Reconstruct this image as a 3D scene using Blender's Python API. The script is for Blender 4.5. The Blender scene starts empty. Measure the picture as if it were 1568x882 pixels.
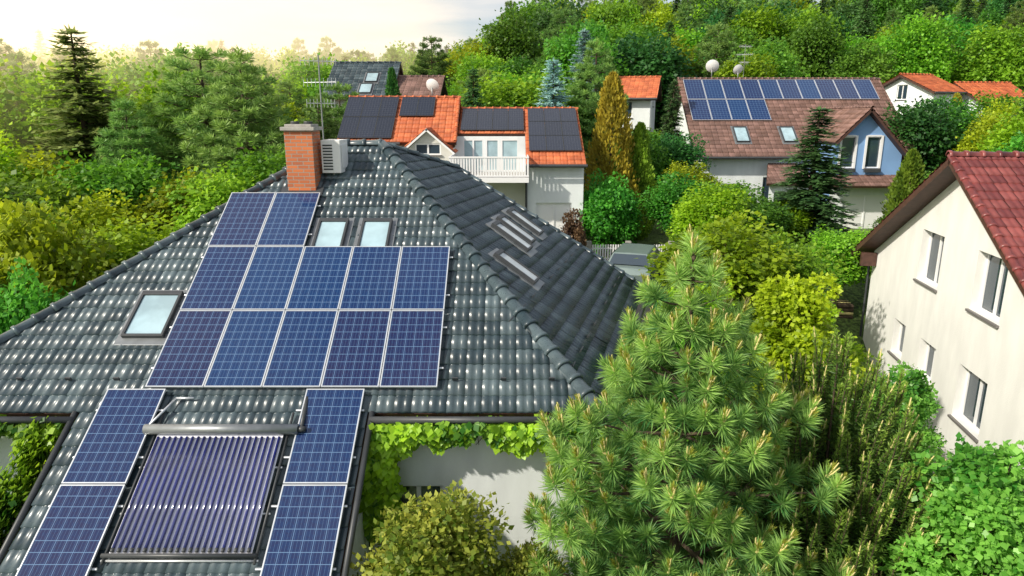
import bpy, bmesh, math, random
import numpy as np
from mathutils import Vector, Matrix
random.seed(5); rng=np.random.default_rng(5)
S=bpy.context.scene; COL=S.collection
R_=math.radians
# ------------------------------------------------------------------ materials
def mat(name,col,rough=.6,metal=0,noise=0,nscale=5,bump=0,bscale=40,spec=None,col2=None,streak=0):
    m=bpy.data.materials.new(name); m.use_nodes=True; nt=m.node_tree; N=nt.nodes; L=nt.links
    p=N['Principled BSDF']; p.inputs['Roughness'].default_value=rough; p.inputs['Metallic'].default_value=metal
    if spec is not None: p.inputs['Specular IOR Level'].default_value=spec
    p.inputs['Base Color'].default_value=(*col,1)
    tc=N.new('ShaderNodeTexCoord')
    if noise or col2:
        nz=N.new('ShaderNodeTexNoise'); nz.inputs['Scale'].default_value=nscale; nz.inputs['Detail'].default_value=6
        if streak:
            mp=N.new('ShaderNodeMapping'); mp.inputs['Scale'].default_value=(streak,streak,1); L.new(tc.outputs['Object'],mp.inputs[0]); L.new(mp.outputs[0],nz.inputs['Vector'])
        else: L.new(tc.outputs['Object'],nz.inputs['Vector'])
        mx=N.new('ShaderNodeMix'); mx.data_type='RGBA'
        c2=col2 or tuple(c*(1-noise) for c in col)
        mx.inputs[6].default_value=(*c2,1); mx.inputs[7].default_value=(*col,1)
        cr=N.new('ShaderNodeMapRange'); cr.inputs[1].default_value=.35; cr.inputs[2].default_value=.65
        L.new(nz.outputs['Fac'],cr.inputs[0]); L.new(cr.outputs[0],mx.inputs[0]); L.new(mx.outputs[2],p.inputs['Base Color'])
    if bump:
        n2=N.new('ShaderNodeTexNoise'); n2.inputs['Scale'].default_value=bscale; n2.inputs['Detail'].default_value=4
        L.new(tc.outputs['Object'],n2.inputs['Vector']); b=N.new('ShaderNodeBump'); b.inputs['Strength'].default_value=bump
        b.inputs['Distance'].default_value=.02
        L.new(n2.outputs['Fac'],b.inputs['Height']); L.new(b.outputs['Normal'],p.inputs['Normal'])
    return m
def leafmat(name,dark,light,trans=.35,hue=.03,rough=.5):
    m=bpy.data.materials.new(name); m.use_nodes=True; nt=m.node_tree; N=nt.nodes; L=nt.links
    p=N['Principled BSDF']; p.inputs['Roughness'].default_value=rough; p.inputs['Specular IOR Level'].default_value=.35
    at=N.new('ShaderNodeAttribute'); at.attribute_name='tint'
    mx=N.new('ShaderNodeMix'); mx.data_type='RGBA'; mx.inputs[6].default_value=(*dark,1); mx.inputs[7].default_value=(*light,1)
    L.new(at.outputs['Fac'],mx.inputs[0])
    oi=N.new('ShaderNodeObjectInfo'); hs=N.new('ShaderNodeHueSaturation'); hs.inputs['Saturation'].default_value=1.05
    a=N.new('ShaderNodeMapRange'); a.inputs[3].default_value=.5-hue*.8; a.inputs[4].default_value=.5+hue
    v=N.new('ShaderNodeMapRange'); v.inputs[3].default_value=.75; v.inputs[4].default_value=1.45
    mu=N.new('ShaderNodeMath'); mu.operation='MULTIPLY'; mu.inputs[1].default_value=7.31
    fr=N.new('ShaderNodeMath'); fr.operation='FRACT'
    L.new(oi.outputs['Random'],a.inputs[0]); L.new(oi.outputs['Random'],mu.inputs[0]); L.new(mu.outputs[0],fr.inputs[0]); L.new(fr.outputs[0],v.inputs[0])
    L.new(a.outputs[0],hs.inputs['Hue']); L.new(v.outputs[0],hs.inputs['Value']); L.new(mx.outputs[2],hs.inputs['Color'])
    L.new(hs.outputs['Color'],p.inputs['Base Color'])
    t=N.new('ShaderNodeBsdfTranslucent'); 
    h2=N.new('ShaderNodeHueSaturation'); h2.inputs['Hue'].default_value=.49; h2.inputs['Value'].default_value=1.6
    L.new(hs.outputs['Color'],h2.inputs['Color']); L.new(h2.outputs['Color'],t.inputs['Color'])
    ms=N.new('ShaderNodeMixShader'); ms.inputs[0].default_value=trans
    L.new(p.outputs[0],ms.inputs[1]); L.new(t.outputs[0],ms.inputs[2]); L.new(ms.outputs[0],N['Material Output'].inputs['Surface'])
    return m
def tilemat(name,a,b,rough=.4,lich=None):
    m=bpy.data.materials.new(name); m.use_nodes=True; nt=m.node_tree; N=nt.nodes; L=nt.links
    p=N['Principled BSDF']; p.inputs['Roughness'].default_value=rough
    at=N.new('ShaderNodeAttribute'); at.attribute_name='tint'
    mx=N.new('ShaderNodeMix'); mx.data_type='RGBA'; mx.inputs[6].default_value=(*a,1); mx.inputs[7].default_value=(*b,1)
    L.new(at.outputs['Fac'],mx.inputs[0])
    tc=N.new('ShaderNodeTexCoord'); nz=N.new('ShaderNodeTexNoise'); nz.inputs['Scale'].default_value=1.3; nz.inputs['Detail'].default_value=8; nz.inputs['Roughness'].default_value=.7
    L.new(tc.outputs['Object'],nz.inputs['Vector'])
    mr=N.new('ShaderNodeMapRange'); mr.inputs[1].default_value=.3; mr.inputs[2].default_value=.7; mr.inputs[3].default_value=.65; mr.inputs[4].default_value=1.35
    L.new(nz.outputs['Fac'],mr.inputs[0])
    hs=N.new('ShaderNodeHueSaturation'); L.new(mx.outputs[2],hs.inputs['Color']); L.new(mr.outputs[0],hs.inputs['Value'])
    L.new(hs.outputs['Color'],p.inputs['Base Color'])
    n2=N.new('ShaderNodeTexNoise'); n2.inputs['Scale'].default_value=25; n2.inputs['Detail'].default_value=5
    L.new(tc.outputs['Object'],n2.inputs['Vector'])
    r2=N.new('ShaderNodeMapRange'); r2.inputs[3].default_value=rough-.12; r2.inputs[4].default_value=rough+.2
    L.new(n2.outputs['Fac'],r2.inputs[0]); L.new(r2.outputs[0],p.inputs['Roughness'])
    return m
M={}
M['slate']=tilemat('slate_tile',(.030,.050,.062),(.085,.118,.132),.27)
M['orange']=tilemat('orange_tile',(.42,.10,.035),(.60,.17,.06),.6)
M['brown']=tilemat('brown_tile',(.15,.085,.065),(.25,.145,.12),.5)
M['redbrown']=tilemat('redbrown_tile',(.13,.03,.03),(.24,.065,.058),.32)
M['white']=mat('white_render',(.80,.80,.77),.85,noise=.10,nscale=.8,bump=.25,bscale=30,streak=3)
M['white2']=mat('cool_render',(.78,.82,.83),.85,noise=.10,nscale=.9,bump=.2,streak=3)
M['cream']=mat('cream_render',(.66,.65,.60),.85,noise=.12,nscale=1,bump=.2)
M['blue']=mat('blue_render',(.20,.36,.62),.85,noise=.12,nscale=1,bump=.2)
M['frame']=mat('white_paint',(.8,.8,.8),.4)
M['dark']=mat('dark_metal',(.05,.055,.06),.45,noise=.2)
M['grey']=mat('grey_metal',(.30,.32,.33),.4,.6,noise=.2)
M['alu']=mat('aluminium',(.72,.75,.78),.35,.5,noise=.1)
M['wood']=mat('brown_wood',(.09,.04,.028),.6,noise=.4,nscale=8)
M['bark']=mat('bark',(.10,.07,.045),.9,noise=.5,nscale=12,bump=.5)
M['candle']=mat('candle_shoot',(.70,.60,.26),.7,noise=.2)
M['sill']=mat('sill',(.16,.15,.145),.5)
M['conc']=mat('concrete',(.42,.40,.37),.9,noise=.25,nscale=6,bump=.3)
M['interior']=mat('dark_interior',(.02,.022,.025),.8)
g=mat('window_glass',(.03,.05,.07),.05); g.node_tree.nodes['Principled BSDF'].inputs['Specular IOR Level'].default_value=1.0; M['glass']=g
M['skyglass']=mat('skylight_glass',(.40,.56,.62),.06,noise=.3,nscale=2,spec=1.0)
M['curtain']=mat('blind',(.72,.79,.81),.25,noise=.25,nscale=2)
M['tube']=mat('collector_tube_glass',(.022,.03,.18),.10,noise=.4,nscale=3,spec=1.0)
M['reflector']=mat('reflector_sheet',(.80,.81,.88),.4,0)
M['carpaint']=mat('car_paint',(.20,.26,.25),.25,.3)
M['rubber']=mat('rubber',(.02,.02,.02),.8)
M['asphalt']=mat('asphalt',(.05,.05,.052),.9,noise=.3,nscale=3,bump=.3)
M['gravel']=mat('gravel',(.42,.38,.33),.95,nscale=14,col2=(.18,.16,.13),bump=1,bscale=25)
def brickmat():
    m=bpy.data.materials.new('chimney_brick'); m.use_nodes=True; nt=m.node_tree; N=nt.nodes; L=nt.links; p=N['Principled BSDF']; p.inputs['Roughness'].default_value=.85
    tc=N.new('ShaderNodeTexCoord'); sp=N.new('ShaderNodeSeparateXYZ'); ad=N.new('ShaderNodeMath'); cb=N.new('ShaderNodeCombineXYZ')
    L.new(tc.outputs['Object'],sp.inputs[0]); L.new(sp.outputs[0],ad.inputs[0]); L.new(sp.outputs[1],ad.inputs[1]); L.new(ad.outputs[0],cb.inputs[0]); L.new(sp.outputs[2],cb.inputs[1])
    b=N.new('ShaderNodeTexBrick'); b.inputs['Scale'].default_value=1; b.inputs['Brick Width'].default_value=.25; b.inputs['Row Height'].default_value=.083; b.inputs['Mortar Size'].default_value=.009
    b.inputs['Color1'].default_value=(.62,.18,.06,1); b.inputs['Color2'].default_value=(.42,.12,.05,1); b.inputs['Mortar'].default_value=(.36,.28,.23,1)
    L.new(cb.outputs[0],b.inputs['Vector']); L.new(b.outputs['Color'],p.inputs['Base Color'])
    bp=N.new('ShaderNodeBump'); bp.inputs['Distance'].default_value=.01; bp.invert=True; L.new(b.outputs['Fac'],bp.inputs['Height']); L.new(bp.outputs[0],p.inputs['Normal'])
    return m
M['brick']=brickmat()
def pvmat(name,c1,c2,line,lw,rough):
    m=bpy.data.materials.new(name); m.use_nodes=True; nt=m.node_tree; N=nt.nodes; L=nt.links; p=N['Principled BSDF']
    p.inputs['Roughness'].default_value=rough; p.inputs['Specular IOR Level'].default_value=.6
    tc=N.new('ShaderNodeTexCoord'); sp=N.new('ShaderNodeSeparateXYZ'); L.new(tc.outputs['Object'],sp.inputs[0])
    def ln(out,n,off,w):
        a=N.new('ShaderNodeMath'); a.operation='MULTIPLY_ADD'; a.inputs[1].default_value=n; a.inputs[2].default_value=off; L.new(out,a.inputs[0])
        f=N.new('ShaderNodeMath'); f.operation='FRACT'; L.new(a.outputs[0],f.inputs[0])
        s=N.new('ShaderNodeMath'); s.operation='SUBTRACT'; s.inputs[1].default_value=.5; L.new(f.outputs[0],s.inputs[0])
        b=N.new('ShaderNodeMath'); b.operation='ABSOLUTE'; L.new(s.outputs[0],b.inputs[0])
        c=N.new('ShaderNodeMath'); c.operation='GREATER_THAN'; c.inputs[1].default_value=.5-w; L.new(b.outputs[0],c.inputs[0]); return c.outputs[0]
    lx=ln(sp.outputs[0],6.3,-.15,lw); ly=ln(sp.outputs[1],5.78,-.12,lw); bb=ln(sp.outputs[0],18.9,.05,lw*1.3)
    mxm=N.new('ShaderNodeMath'); mxm.operation='MAXIMUM'; L.new(lx,mxm.inputs[0]); L.new(ly,mxm.inputs[1])
    h=N.new('ShaderNodeMath'); h.operation='MULTIPLY'; h.inputs[1].default_value=.55; L.new(bb,h.inputs[0])
    m2=N.new('ShaderNodeMath'); m2.operation='MAXIMUM'; L.new(mxm.outputs[0],m2.inputs[0]); L.new(h.outputs[0],m2.inputs[1])
    oi=N.new('ShaderNodeObjectInfo'); base=N.new('ShaderNodeMix'); base.data_type='RGBA'; base.inputs[6].default_value=(*c1,1); base.inputs[7].default_value=(*c2,1)
    vo=N.new('ShaderNodeTexVoronoi'); vo.inputs['Scale'].default_value=30; L.new(tc.outputs['Object'],vo.inputs['Vector'])
    sv=N.new('ShaderNodeSeparateColor'); L.new(vo.outputs['Color'],sv.inputs[0])
    w=N.new('ShaderNodeMath'); w.operation='MULTIPLY_ADD'; w.inputs[1].default_value=.35; L.new(sv.outputs[0],w.inputs[0])
    w2=N.new('ShaderNodeMath'); w2.operation='MULTIPLY'; w2.inputs[1].default_value=.75; L.new(oi.outputs['Random'],w2.inputs[0]); L.new(w2.outputs[0],w.inputs[2])
    L.new(w.outputs[0],base.inputs[0])
    fin=N.new('ShaderNodeMix'); fin.data_type='RGBA'; L.new(m2.outputs[0],fin.inputs[0]); L.new(base.outputs[2],fin.inputs[6]); fin.inputs[7].default_value=(*line,1)
    L.new(fin.outputs[2],p.inputs['Base Color']); return m
M['pv']=pvmat('pv_cells_blue',(.005,.036,.125),(.014,.016,.062),(.12,.21,.36),.028,.10)
M['pvblack']=pvmat('pv_cells_black',(.012,.016,.028),(.02,.026,.045),(.07,.08,.10),.025,.2)
LF={}
LF['lime']=leafmat('leaf_lime',(.10,.19,.012),(.37,.50,.045),.42)
LF['green']=leafmat('leaf_green',(.04,.13,.018),(.16,.36,.05),.4)
LF['mid']=leafmat('leaf_mid',(.07,.165,.018),(.25,.42,.045),.4)
LF['deep']=leafmat('leaf_deep',(.022,.085,.022),(.085,.21,.045),.35)
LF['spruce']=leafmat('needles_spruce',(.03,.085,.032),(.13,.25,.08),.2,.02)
LF['larch']=leafmat('needles_larch',(.10,.16,.05),(.32,.40,.13),.3,.01)
LF['bluespruce']=leafmat('needles_blue',(.15,.27,.26),(.36,.52,.50),.15,.01)
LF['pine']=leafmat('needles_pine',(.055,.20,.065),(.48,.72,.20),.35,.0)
LF['pinefar']=leafmat('needles_pinefar',(.06,.14,.04),(.24,.36,.09),.25,.02)
LF['mugo']=leafmat('needles_mugo',(.05,.12,.025),(.28,.42,.08),.25,.0)
LF['thuja']=leafmat('foliage_thuja',(.055,.14,.02),(.19,.34,.045),.25,.03)
LF['gold']=leafmat('foliage_gold',(.16,.14,.02),(.36,.30,.045),.25,.02)
LF['ivy']=leafmat('leaf_ivy',(.035,.12,.015),(.32,.50,.05),.4,0,.4)
LF['shrubby']=leafmat('leaf_yellowish',(.10,.17,.02),(.48,.50,.10),.35,0)
LF['fresh']=leafmat('leaf_fresh',(.05,.20,.03),(.27,.54,.11),.38,0,.4)
LF['purple']=leafmat('leaf_purple',(.06,.03,.025),(.15,.08,.05),.25)
# ------------------------------------------------------------------ mesh helpers
class QB:
    def __init__(s): s.V=[];s.Q=[];s.m=[];s.t=[];s.n=0
    def add(s,V,Q,mi=0,t=.5):
        V=np.asarray(V,dtype=float).reshape(-1,3);Q=np.asarray(Q,dtype=int).reshape(-1,4)
        s.V.append(V); s.Q.append(Q+s.n); s.n+=len(V); s.m.append(np.full(len(Q),mi)); s.t.append(np.broadcast_to(np.asarray(t,dtype=float),(len(Q),)).copy())
    def mesh(s,name,mats):
        V=np.concatenate(s.V);Q=np.concatenate(s.Q);mi=np.concatenate(s.m);t=np.concatenate(s.t)
        me=bpy.data.meshes.new(name); me.vertices.add(len(V)); me.vertices.foreach_set('co',V.ravel().astype(np.float32))
        me.loops.add(len(Q)*4); me.loops.foreach_set('vertex_index',Q.ravel().astype(np.int32))
        me.polygons.add(len(Q)); me.polygons.foreach_set('loop_start',np.arange(0,len(Q)*4,4,dtype=np.int32))
        try: me.polygons.foreach_set('loop_total',np.full(len(Q),4,dtype=np.int32))
        except Exception: pass
        me.polygons.foreach_set('material_index',mi.astype(np.int32))
        a=me.attributes.new('tint','FLOAT','FACE'); a.data.foreach_set('value',t.astype(np.float32))
        me.update(calc_edges=True)
        for x in mats: me.materials.append(x)
        return me
def tube(q,p0,p1,r0,r1,n=6,mi=0,t=.5):
    p0=np.array(p0,float);p1=np.array(p1,float);d=p1-p0;L=np.linalg.norm(d)
    if L<1e-6:return
    d/=L; a=np.cross(d,[0,0,1.]) if abs(d[2])<.95 else np.cross(d,[1.,0,0]); a/=np.linalg.norm(a); b=np.cross(d,a)
    th=np.linspace(0,2*np.pi,n,endpoint=False); ring=np.cos(th)[:,None]*a+np.sin(th)[:,None]*b
    V=np.concatenate([p0+ring*r0,p1+ring*r1]); i=np.arange(n); j=(i+1)%n
    q.add(V,np.stack([i,j,j+n,i+n],1),mi,t)
def unit(a): return a/np.maximum(np.linalg.norm(a,axis=-1,keepdims=True),1e-9)
def leaves(q,c,ax,L,w,mi=1,t=.5,fold=.15,up=None):
    n=len(c); ax=unit(ax); r=rng.normal(size=(n,3)) if up is None else up+rng.normal(size=(n,3))*.35
    b=unit(np.cross(ax,r)); nn=np.cross(ax,b)
    L=np.broadcast_to(L,(n,))[:,None]; w=np.broadcast_to(w,(n,))[:,None]
    V=np.stack([c,c+ax*L*.45+b*w+nn*w*fold,c+ax*L,c+ax*L*.45-b*w+nn*w*fold],1).reshape(-1,3)
    q.add(V,np.arange(n*4).reshape(n,4),mi,t)
class MB:
    def __init__(s,mats): s.v=[];s.f=[];s.m=[];s.mats=mats
    def add(s,vs,fs,mi=0,Mx=None):
        n=len(s.v)
        for v in vs: s.v.append(tuple(Mx@Vector(v)) if Mx is not None else tuple(v))
        for f in fs: s.f.append([i+n for i in f]); s.m.append(mi)
    def box(s,x0,x1,y0,y1,z0,z1,mi=0,Mx=None):
        s.add([(x0,y0,z0),(x1,y0,z0),(x1,y1,z0),(x0,y1,z0),(x0,y0,z1),(x1,y0,z1),(x1,y1,z1),(x0,y1,z1)],
          [(0,3,2,1),(4,5,6,7),(0,1,5,4),(1,2,6,5),(2,3,7,6),(3,0,4,7)],mi,Mx)
    def cyl(s,p0,p1,r0,r1=None,n=12,mi=0,Mx=None):
        r1=r0 if r1 is None else r1; p0=Vector(p0);p1=Vector(p1);d=(p1-p0).normalized()
        a=d.cross(Vector((0,0,1))) if abs(d.z)<.95 else d.cross(Vector((1,0,0))); a.normalize(); b=d.cross(a)
        vs=[p0+(a*math.cos(t)+b*math.sin(t))*r0 for t in [2*math.pi*i/n for i in range(n)]]+[p1+(a*math.cos(t)+b*math.sin(t))*r1 for t in [2*math.pi*i/n for i in range(n)]]
        fs=[(i,(i+1)%n,(i+1)%n+n,i+n) for i in range(n)]+[tuple(range(n))[::-1],tuple(range(n,2*n))]
        s.add(vs,fs,mi,Mx)
    def obj(s,name,parent=None,smooth=False,bevel=0):
        me=bpy.data.meshes.new(name); me.from_pydata(s.v,[],s.f); me.update()
        for x in s.mats: me.materials.append(M[x] if isinstance(x,str) else x)
        me.polygons.foreach_set('material_index',s.m)
        if smooth: me.polygons.foreach_set('use_smooth',[True]*len(s.f))
        return link(name,me,parent,bevel)
def link(name,me,parent=None,bevel=0):
    o=bpy.data.objects.new(name,me); COL.objects.link(o)
    if parent: o.parent=parent
    if bevel:
        b=o.modifiers.new('b','BEVEL'); b.width=bevel; b.segments=2; b.limit_method='ANGLE'
    return o
def empty(name,Mx=None):
    o=bpy.data.objects.new(name,None); COL.objects.link(o); o.empty_display_size=.5
    if Mx is not None: o.matrix_world=Mx
    return o
def frame_of(poly):
    P=[Vector(p) for p in poly]; ex=(P[1]-P[0]).normalized(); n=Vector((0,0,0))
    for i in range(len(P)): n+=P[i].cross(P[(i+1)%len(P)])
    n.normalize()
    if n.z<0:n=-n
    return P,ex,n.cross(ex),n
def tile_plane(name,poly,m,parent,tw=.3,ch=.34,amp=.026,seg=8,lip=.034):
    P,ex,ey,n=frame_of(poly)
    us=[(p-P[0]).dot(ex) for p in P]; vs=[(p-P[0]).dot(ey) for p in P]
    t0=math.floor(min(us)/tw); t1=math.ceil(max(us)/tw); nr=math.ceil(max(vs)/ch)
    T=t1-t0; k=np.linspace(0,1,seg+1)
    prof=amp*(.5-.5*np.cos(4*np.pi*k))**.8; prof[-1]-=.008
    tint=rng.random((nr,T))**1.3
    jit=rng.normal(0,.0025,(nr,T,1,1)); tilt=rng.normal(0,.0025,(nr,T,1,1))
    U=(t0+np.arange(T))[None,:,None,None]*tw+k[None,None,None,:]*tw*.995+np.zeros((nr,T,3,seg+1))
    yy=np.array([0,0,ch*1.06])[None,None,:,None]; Vv=np.arange(nr)[:,None,None,None]*ch+yy+np.zeros_like(U)+rng.normal(0,.003,(nr,T,1,1))
    hh=np.array([-.02,lip,.0])[None,None,:,None]+prof[None,None,None,:]*np.array([.6,1,1])[None,None,:,None]+jit+tilt*k[None,None,None,:]
    hh=hh+np.zeros_like(U)
    W=np.array(P[0])+U[...,None]*np.array(ex)+Vv[...,None]*np.array(ey)+hh[...,None]*np.array(n)
    ids=np.arange(nr*T*3*(seg+1)).reshape(nr,T,3,seg+1)
    Q=np.stack([ids[:,:,:-1,:-1],ids[:,:,:-1,1:],ids[:,:,1:,1:],ids[:,:,1:,:-1]],-1)
    tt=np.broadcast_to(tint[:,:,None,None],Q.shape[:-1]).ravel()
    q=QB(); q.add(W.reshape(-1,3),Q.reshape(-1,4),0,tt); me=q.mesh(name,[m])
    bm=bmesh.new(); bm.from_mesh(me)
    for i in range(len(P)):
        e=(P[(i+1)%len(P)]-P[i])
        if i==0: continue
        bmesh.ops.bisect_plane(bm,geom=bm.verts[:]+bm.edges[:]+bm.faces[:],plane_co=P[i],plane_no=e.cross(n).normalized(),clear_outer=True)
    bm.to_mesh(me); bm.free(); me.update()
    return link(name,me,parent)
def slab(name,poly,th,mats,parent,off=.02):
    P,ex,ey,n=frame_of(poly); mb=MB(mats); k=len(P)
    vs=[p-n*off for p in P]+[p-n*(off+th) for p in P]
    mb.add(vs,[tuple(range(k)),tuple(range(k,2*k))[::-1]]+[(i,i+k,(i+1)%k+k,(i+1)%k) for i in range(k)])
    return mb.obj(name,parent)
def caps(name,p0,p1,m,parent,r=.12,step=.36,lift=.03):
    p0=Vector(p0);p1=Vector(p1);d=(p1-p0);L=d.length;d.normalize();side=d.cross(Vector((0,0,1))).normalized();up=side.cross(d)
    n=max(1,int(L/step)); st=L/n; q=QB()
    th=np.linspace(-.15,np.pi+.15,9)
    for i in range(n):
        a=p0+d*(st*i)+up*lift; b=a+d*st*1.12
        V=[]
        for (c,rr,ho) in ((a,r*.85,0),(a,r*1.16,.0),(a+d*.07,r*1.16,0),(a+d*.075,r*1.0,0),(b,r*.88,-.012)):
            for t in th: V.append(tuple(c+side*math.cos(t)*rr+up*(math.sin(t)*rr*.85+ho)))
        k=len(th); Q=[(j*k+x,j*k+x+1,(j+1)*k+x+1,(j+1)*k+x) for j in range(4) for x in range(k-1)]
        q.add(V,Q,0,random.random())
    return link(name,q.mesh(name,[m]),parent)
def wall(name,O,u,W,z0,z1,ops,wm,parent,gable=None,rev=.14,mull=True,glass='glass',sill=True,fm='frame'):
    u=Vector((u[0],u[1],0)).normalized(); inw=Vector((0,0,1)).cross(u)
    Mx=Matrix(((u.x,inw.x,0,O[0]),(u.y,inw.y,0,O[1]),(0,0,1,0),(0,0,0,1)))
    mb=MB([wm,fm,glass,'sill','interior'])
    xs=sorted({0,W}|{v for o in ops for v in o[:2]}); zs=sorted({z0,z1}|{v for o in ops for v in o[2:4]})
    for i in range(len(xs)-1):
        for j in range(len(zs)-1):
            cx=(xs[i]+xs[i+1])/2; cz=(zs[j]+zs[j+1])/2
            if any(o[0]<cx<o[1] and o[2]<cz<o[3] for o in ops): continue
            mb.add([(xs[i],0,zs[j]),(xs[i+1],0,zs[j]),(xs[i+1],0,zs[j+1]),(xs[i],0,zs[j+1])],[(0,1,2,3)],0,Mx)
    for o in ops:
        a0,a1,b0,b1=o[:4]
        mb.add([(a0,0,b0),(a1,0,b0),(a1,0,b1),(a0,0,b1),(a0,rev,b0),(a1,rev,b0),(a1,rev,b1),(a0,rev,b1)],[(0,4,5,1),(1,5,6,2),(2,6,7,3),(3,7,4,0)],0,Mx)
        f=.06; e=.002
        mb.box(a0+e,a0+f,rev-.05,rev,b0+e,b1-e,1,Mx); mb.box(a1-f,a1-e,rev-.05,rev,b0+e,b1-e,1,Mx)
        mb.box(a0+f,a1-f,rev-.05,rev,b1-f,b1-e,1,Mx); mb.box(a0+f,a1-f,rev-.05,rev,b0+e,b0+f,1,Mx)
        if mull and a1-a0>.9:
            c=(a0+a1)/2; mb.box(c-.04,c+.04,rev-.055,rev,b0+f,b1-f,1,Mx)
        mb.add([(a0,rev-.015,b0),(a1,rev-.015,b0),(a1,rev-.015,b1),(a0,rev-.015,b1)],[(0,1,2,3)],2,Mx)
        if sill: mb.box(a0-.05,a1+.05,-.07,rev-.06,b0-.06,b0-.004,3,Mx)
    ob=mb.obj(name,parent)
    if gable:
        ca,cz,sl=gable; bm=bmesh.new(); bm.from_mesh(ob.data)
        for sgn in (-1,1):
            co=Mx@Vector((ca,0,cz)); no=(Mx.to_3x3()@Vector((sgn*sl,0,1))).normalized()
            bmesh.ops.bisect_plane(bm,geom=bm.verts[:]+bm.edges[:]+bm.faces[:],plane_co=co,plane_no=no,clear_outer=True)
        bm.to_mesh(ob.data); bm.free()
    return ob
def pmat(P0,ex,ey,n):
    return Matrix(((ex.x,ey.x,n.x,P0.x),(ex.y,ey.y,n.y,P0.y),(ex.z,ey.z,n.z,P0.z),(0,0,0,1)))
# ------------------------------------------------------------------ terrain
def ss(x,a,b):
    t=min(1,max(0,(x-a)/(b-a))); return t*t*(3-2*t)
def ht(x,y):
    return 2.5*ss(y,20,27.5)*ss(x,-14,-4)*1.0+2*ss(y,42,62)+13*ss(y,50,130)*ss(x,-25,45)+.06*math.sin(x*.8)*math.cos(y*.7)
def axis(vals):
    out=[]
    for a,b,s in vals:
        x=a
        while x<b-1e-6: out.append(x); x+=s
    out.append(vals[-1][1]); return out
xs=axis([(-1500,-200,100),(-200,-60,10),(-60,60,2),(60,200,10),(200,1500,100)]); ys=axis([(-300,-20,40),(-20,0,5),(0,70,2),(70,200,10),(200,2500,150)])
gm=bpy.data.materials.new('grass_ground'); gm.use_nodes=True; N=gm.node_tree.nodes; L=gm.node_tree.links
tc=N.new('ShaderNodeTexCoord'); n1=N.new('ShaderNodeTexNoise'); n1.inputs['Scale'].default_value=.35; n1.inputs['Detail'].default_value=8
n2=N.new('ShaderNodeTexNoise'); n2.inputs['Scale'].default_value=9; n2.inputs['Detail'].default_value=8
L.new(tc.outputs['Object'],n1.inputs['Vector']); L.new(tc.outputs['Object'],n2.inputs['Vector'])
ad=N.new('ShaderNodeMath'); L.new(n1.outputs['Fac'],ad.inputs[0]); L.new(n2.outputs['Fac'],ad.inputs[1])
cr=N.new('ShaderNodeValToRGB'); cr.color_ramp.elements[0].position=.75; cr.color_ramp.elements[0].color=(.045,.07,.02,1); cr.color_ramp.elements[1].color=(.15,.24,.05,1)
mrr=N.new('ShaderNodeMath'); mrr.operation='MULTIPLY'; mrr.inputs[1].default_value=.9; L.new(ad.outputs[0],mrr.inputs[0])
cr.color_ramp.elements[1].position=1.0
L.new(mrr.outputs[0],cr.inputs[0]); L.new(cr.outputs[0],N['Principled BSDF'].inputs['Base Color']); N['Principled BSDF'].inputs['Roughness'].default_value=.95
bp=N.new('ShaderNodeBump'); bp.inputs['Distance'].default_value=.1; L.new(n2.outputs['Fac'],bp.inputs['Height']); L.new(bp.outputs[0],N['Principled BSDF'].inputs['Normal'])
q=QB(); V=[(x,y,ht(x,y)) for y in ys for x in xs]; nx=len(xs)
q.add(V,[(j*nx+i,j*nx+i+1,(j+1)*nx+i+1,(j+1)*nx+i) for j in range(len(ys)-1) for i in range(nx-1)])
link('ground',q.mesh('ground',[gm]))
# ------------------------------------------------------------------ solar panel mesh (1.0 x 1.75)
def panel_mesh(nm,cell,fr):
    mb=MB([cell,fr]); w,l,t=.998,1.765,.035; f=.02
    mb.box(f,w-f,f,l-f,0,t-.006,0); mb.box(0,w,0,f,-.005,t,1); mb.box(0,w,l-f,l,-.005,t,1); mb.box(0,f,f,l-f,-.005,t,1); mb.box(w-f,w,f,l-f,-.005,t,1)
    me=bpy.data.meshes.new(nm); me.from_pydata(mb.v,[],mb.f); me.materials.append(M[cell]); me.materials.append(M[fr]); me.polygons.foreach_set('material_index',mb.m); me.update(); return me
PV=panel_mesh('solar_panel','pv','alu'); PVB=panel_mesh('solar_panel_black','pvblack','dark')
def panel(P0,ex,ey,n,u,v,w=1.0,l=1.765,me=PV,h=.12,parent=None,name='solar_panel'):
    o=bpy.data.objects.new(name,me); COL.objects.link(o)
    mw=pmat(P0+ex*u+ey*v+n*h,ex,ey,n)@Matrix.Diagonal((w/1.0,l/1.765,1,1))
    if parent: o.parent=parent
    o.matrix_world=mw if not parent else parent.matrix_world@mw
    if parent: o.matrix_parent_inverse=Matrix.Identity(4); o.matrix_basis=mw
    return o
# ------------------------------------------------------------------ MAIN HOUSE
H=empty('solar_roof_house')
zp=lambda Y:.6346*Y-3.097
SW=(-10.72,10.757,3.73);C=(1.50,10.757,3.73);A=(-3.245,17.40,7.944);Rr=(-4.45,17.40,7.944);E=(3.89,19.6,3.73);Vv_=(-1.548,19.49,7.214);NW=(-10.72,23.9,3.73)
tile_plane('roof_front',[SW,C,A,Rr],M['slate'],H)
tile_plane('roof_east',[C,E,Vv_,A],M['slate'],H)
ext=[(-7.35,7.9,zp(7.9)),(-2.45,7.9,zp(7.9)),(-2.45,10.76,zp(10.76)),(-7.35,10.76,zp(10.76))]
tile_plane('roof_lower',ext,M['slate'],H)
tile_plane('roof_west',[NW,SW,Rr],M['slate'],H,seg=4)
for i,(p,q_,r_) in enumerate([(NW,Rr,A),(NW,A,Vv_),(NW,Vv_,E)]):
    mb=MB(['dark']); mb.add([p,q_,r_],[(0,2,1)]); mb.obj('roof_north_%d'%i,H)
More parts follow.
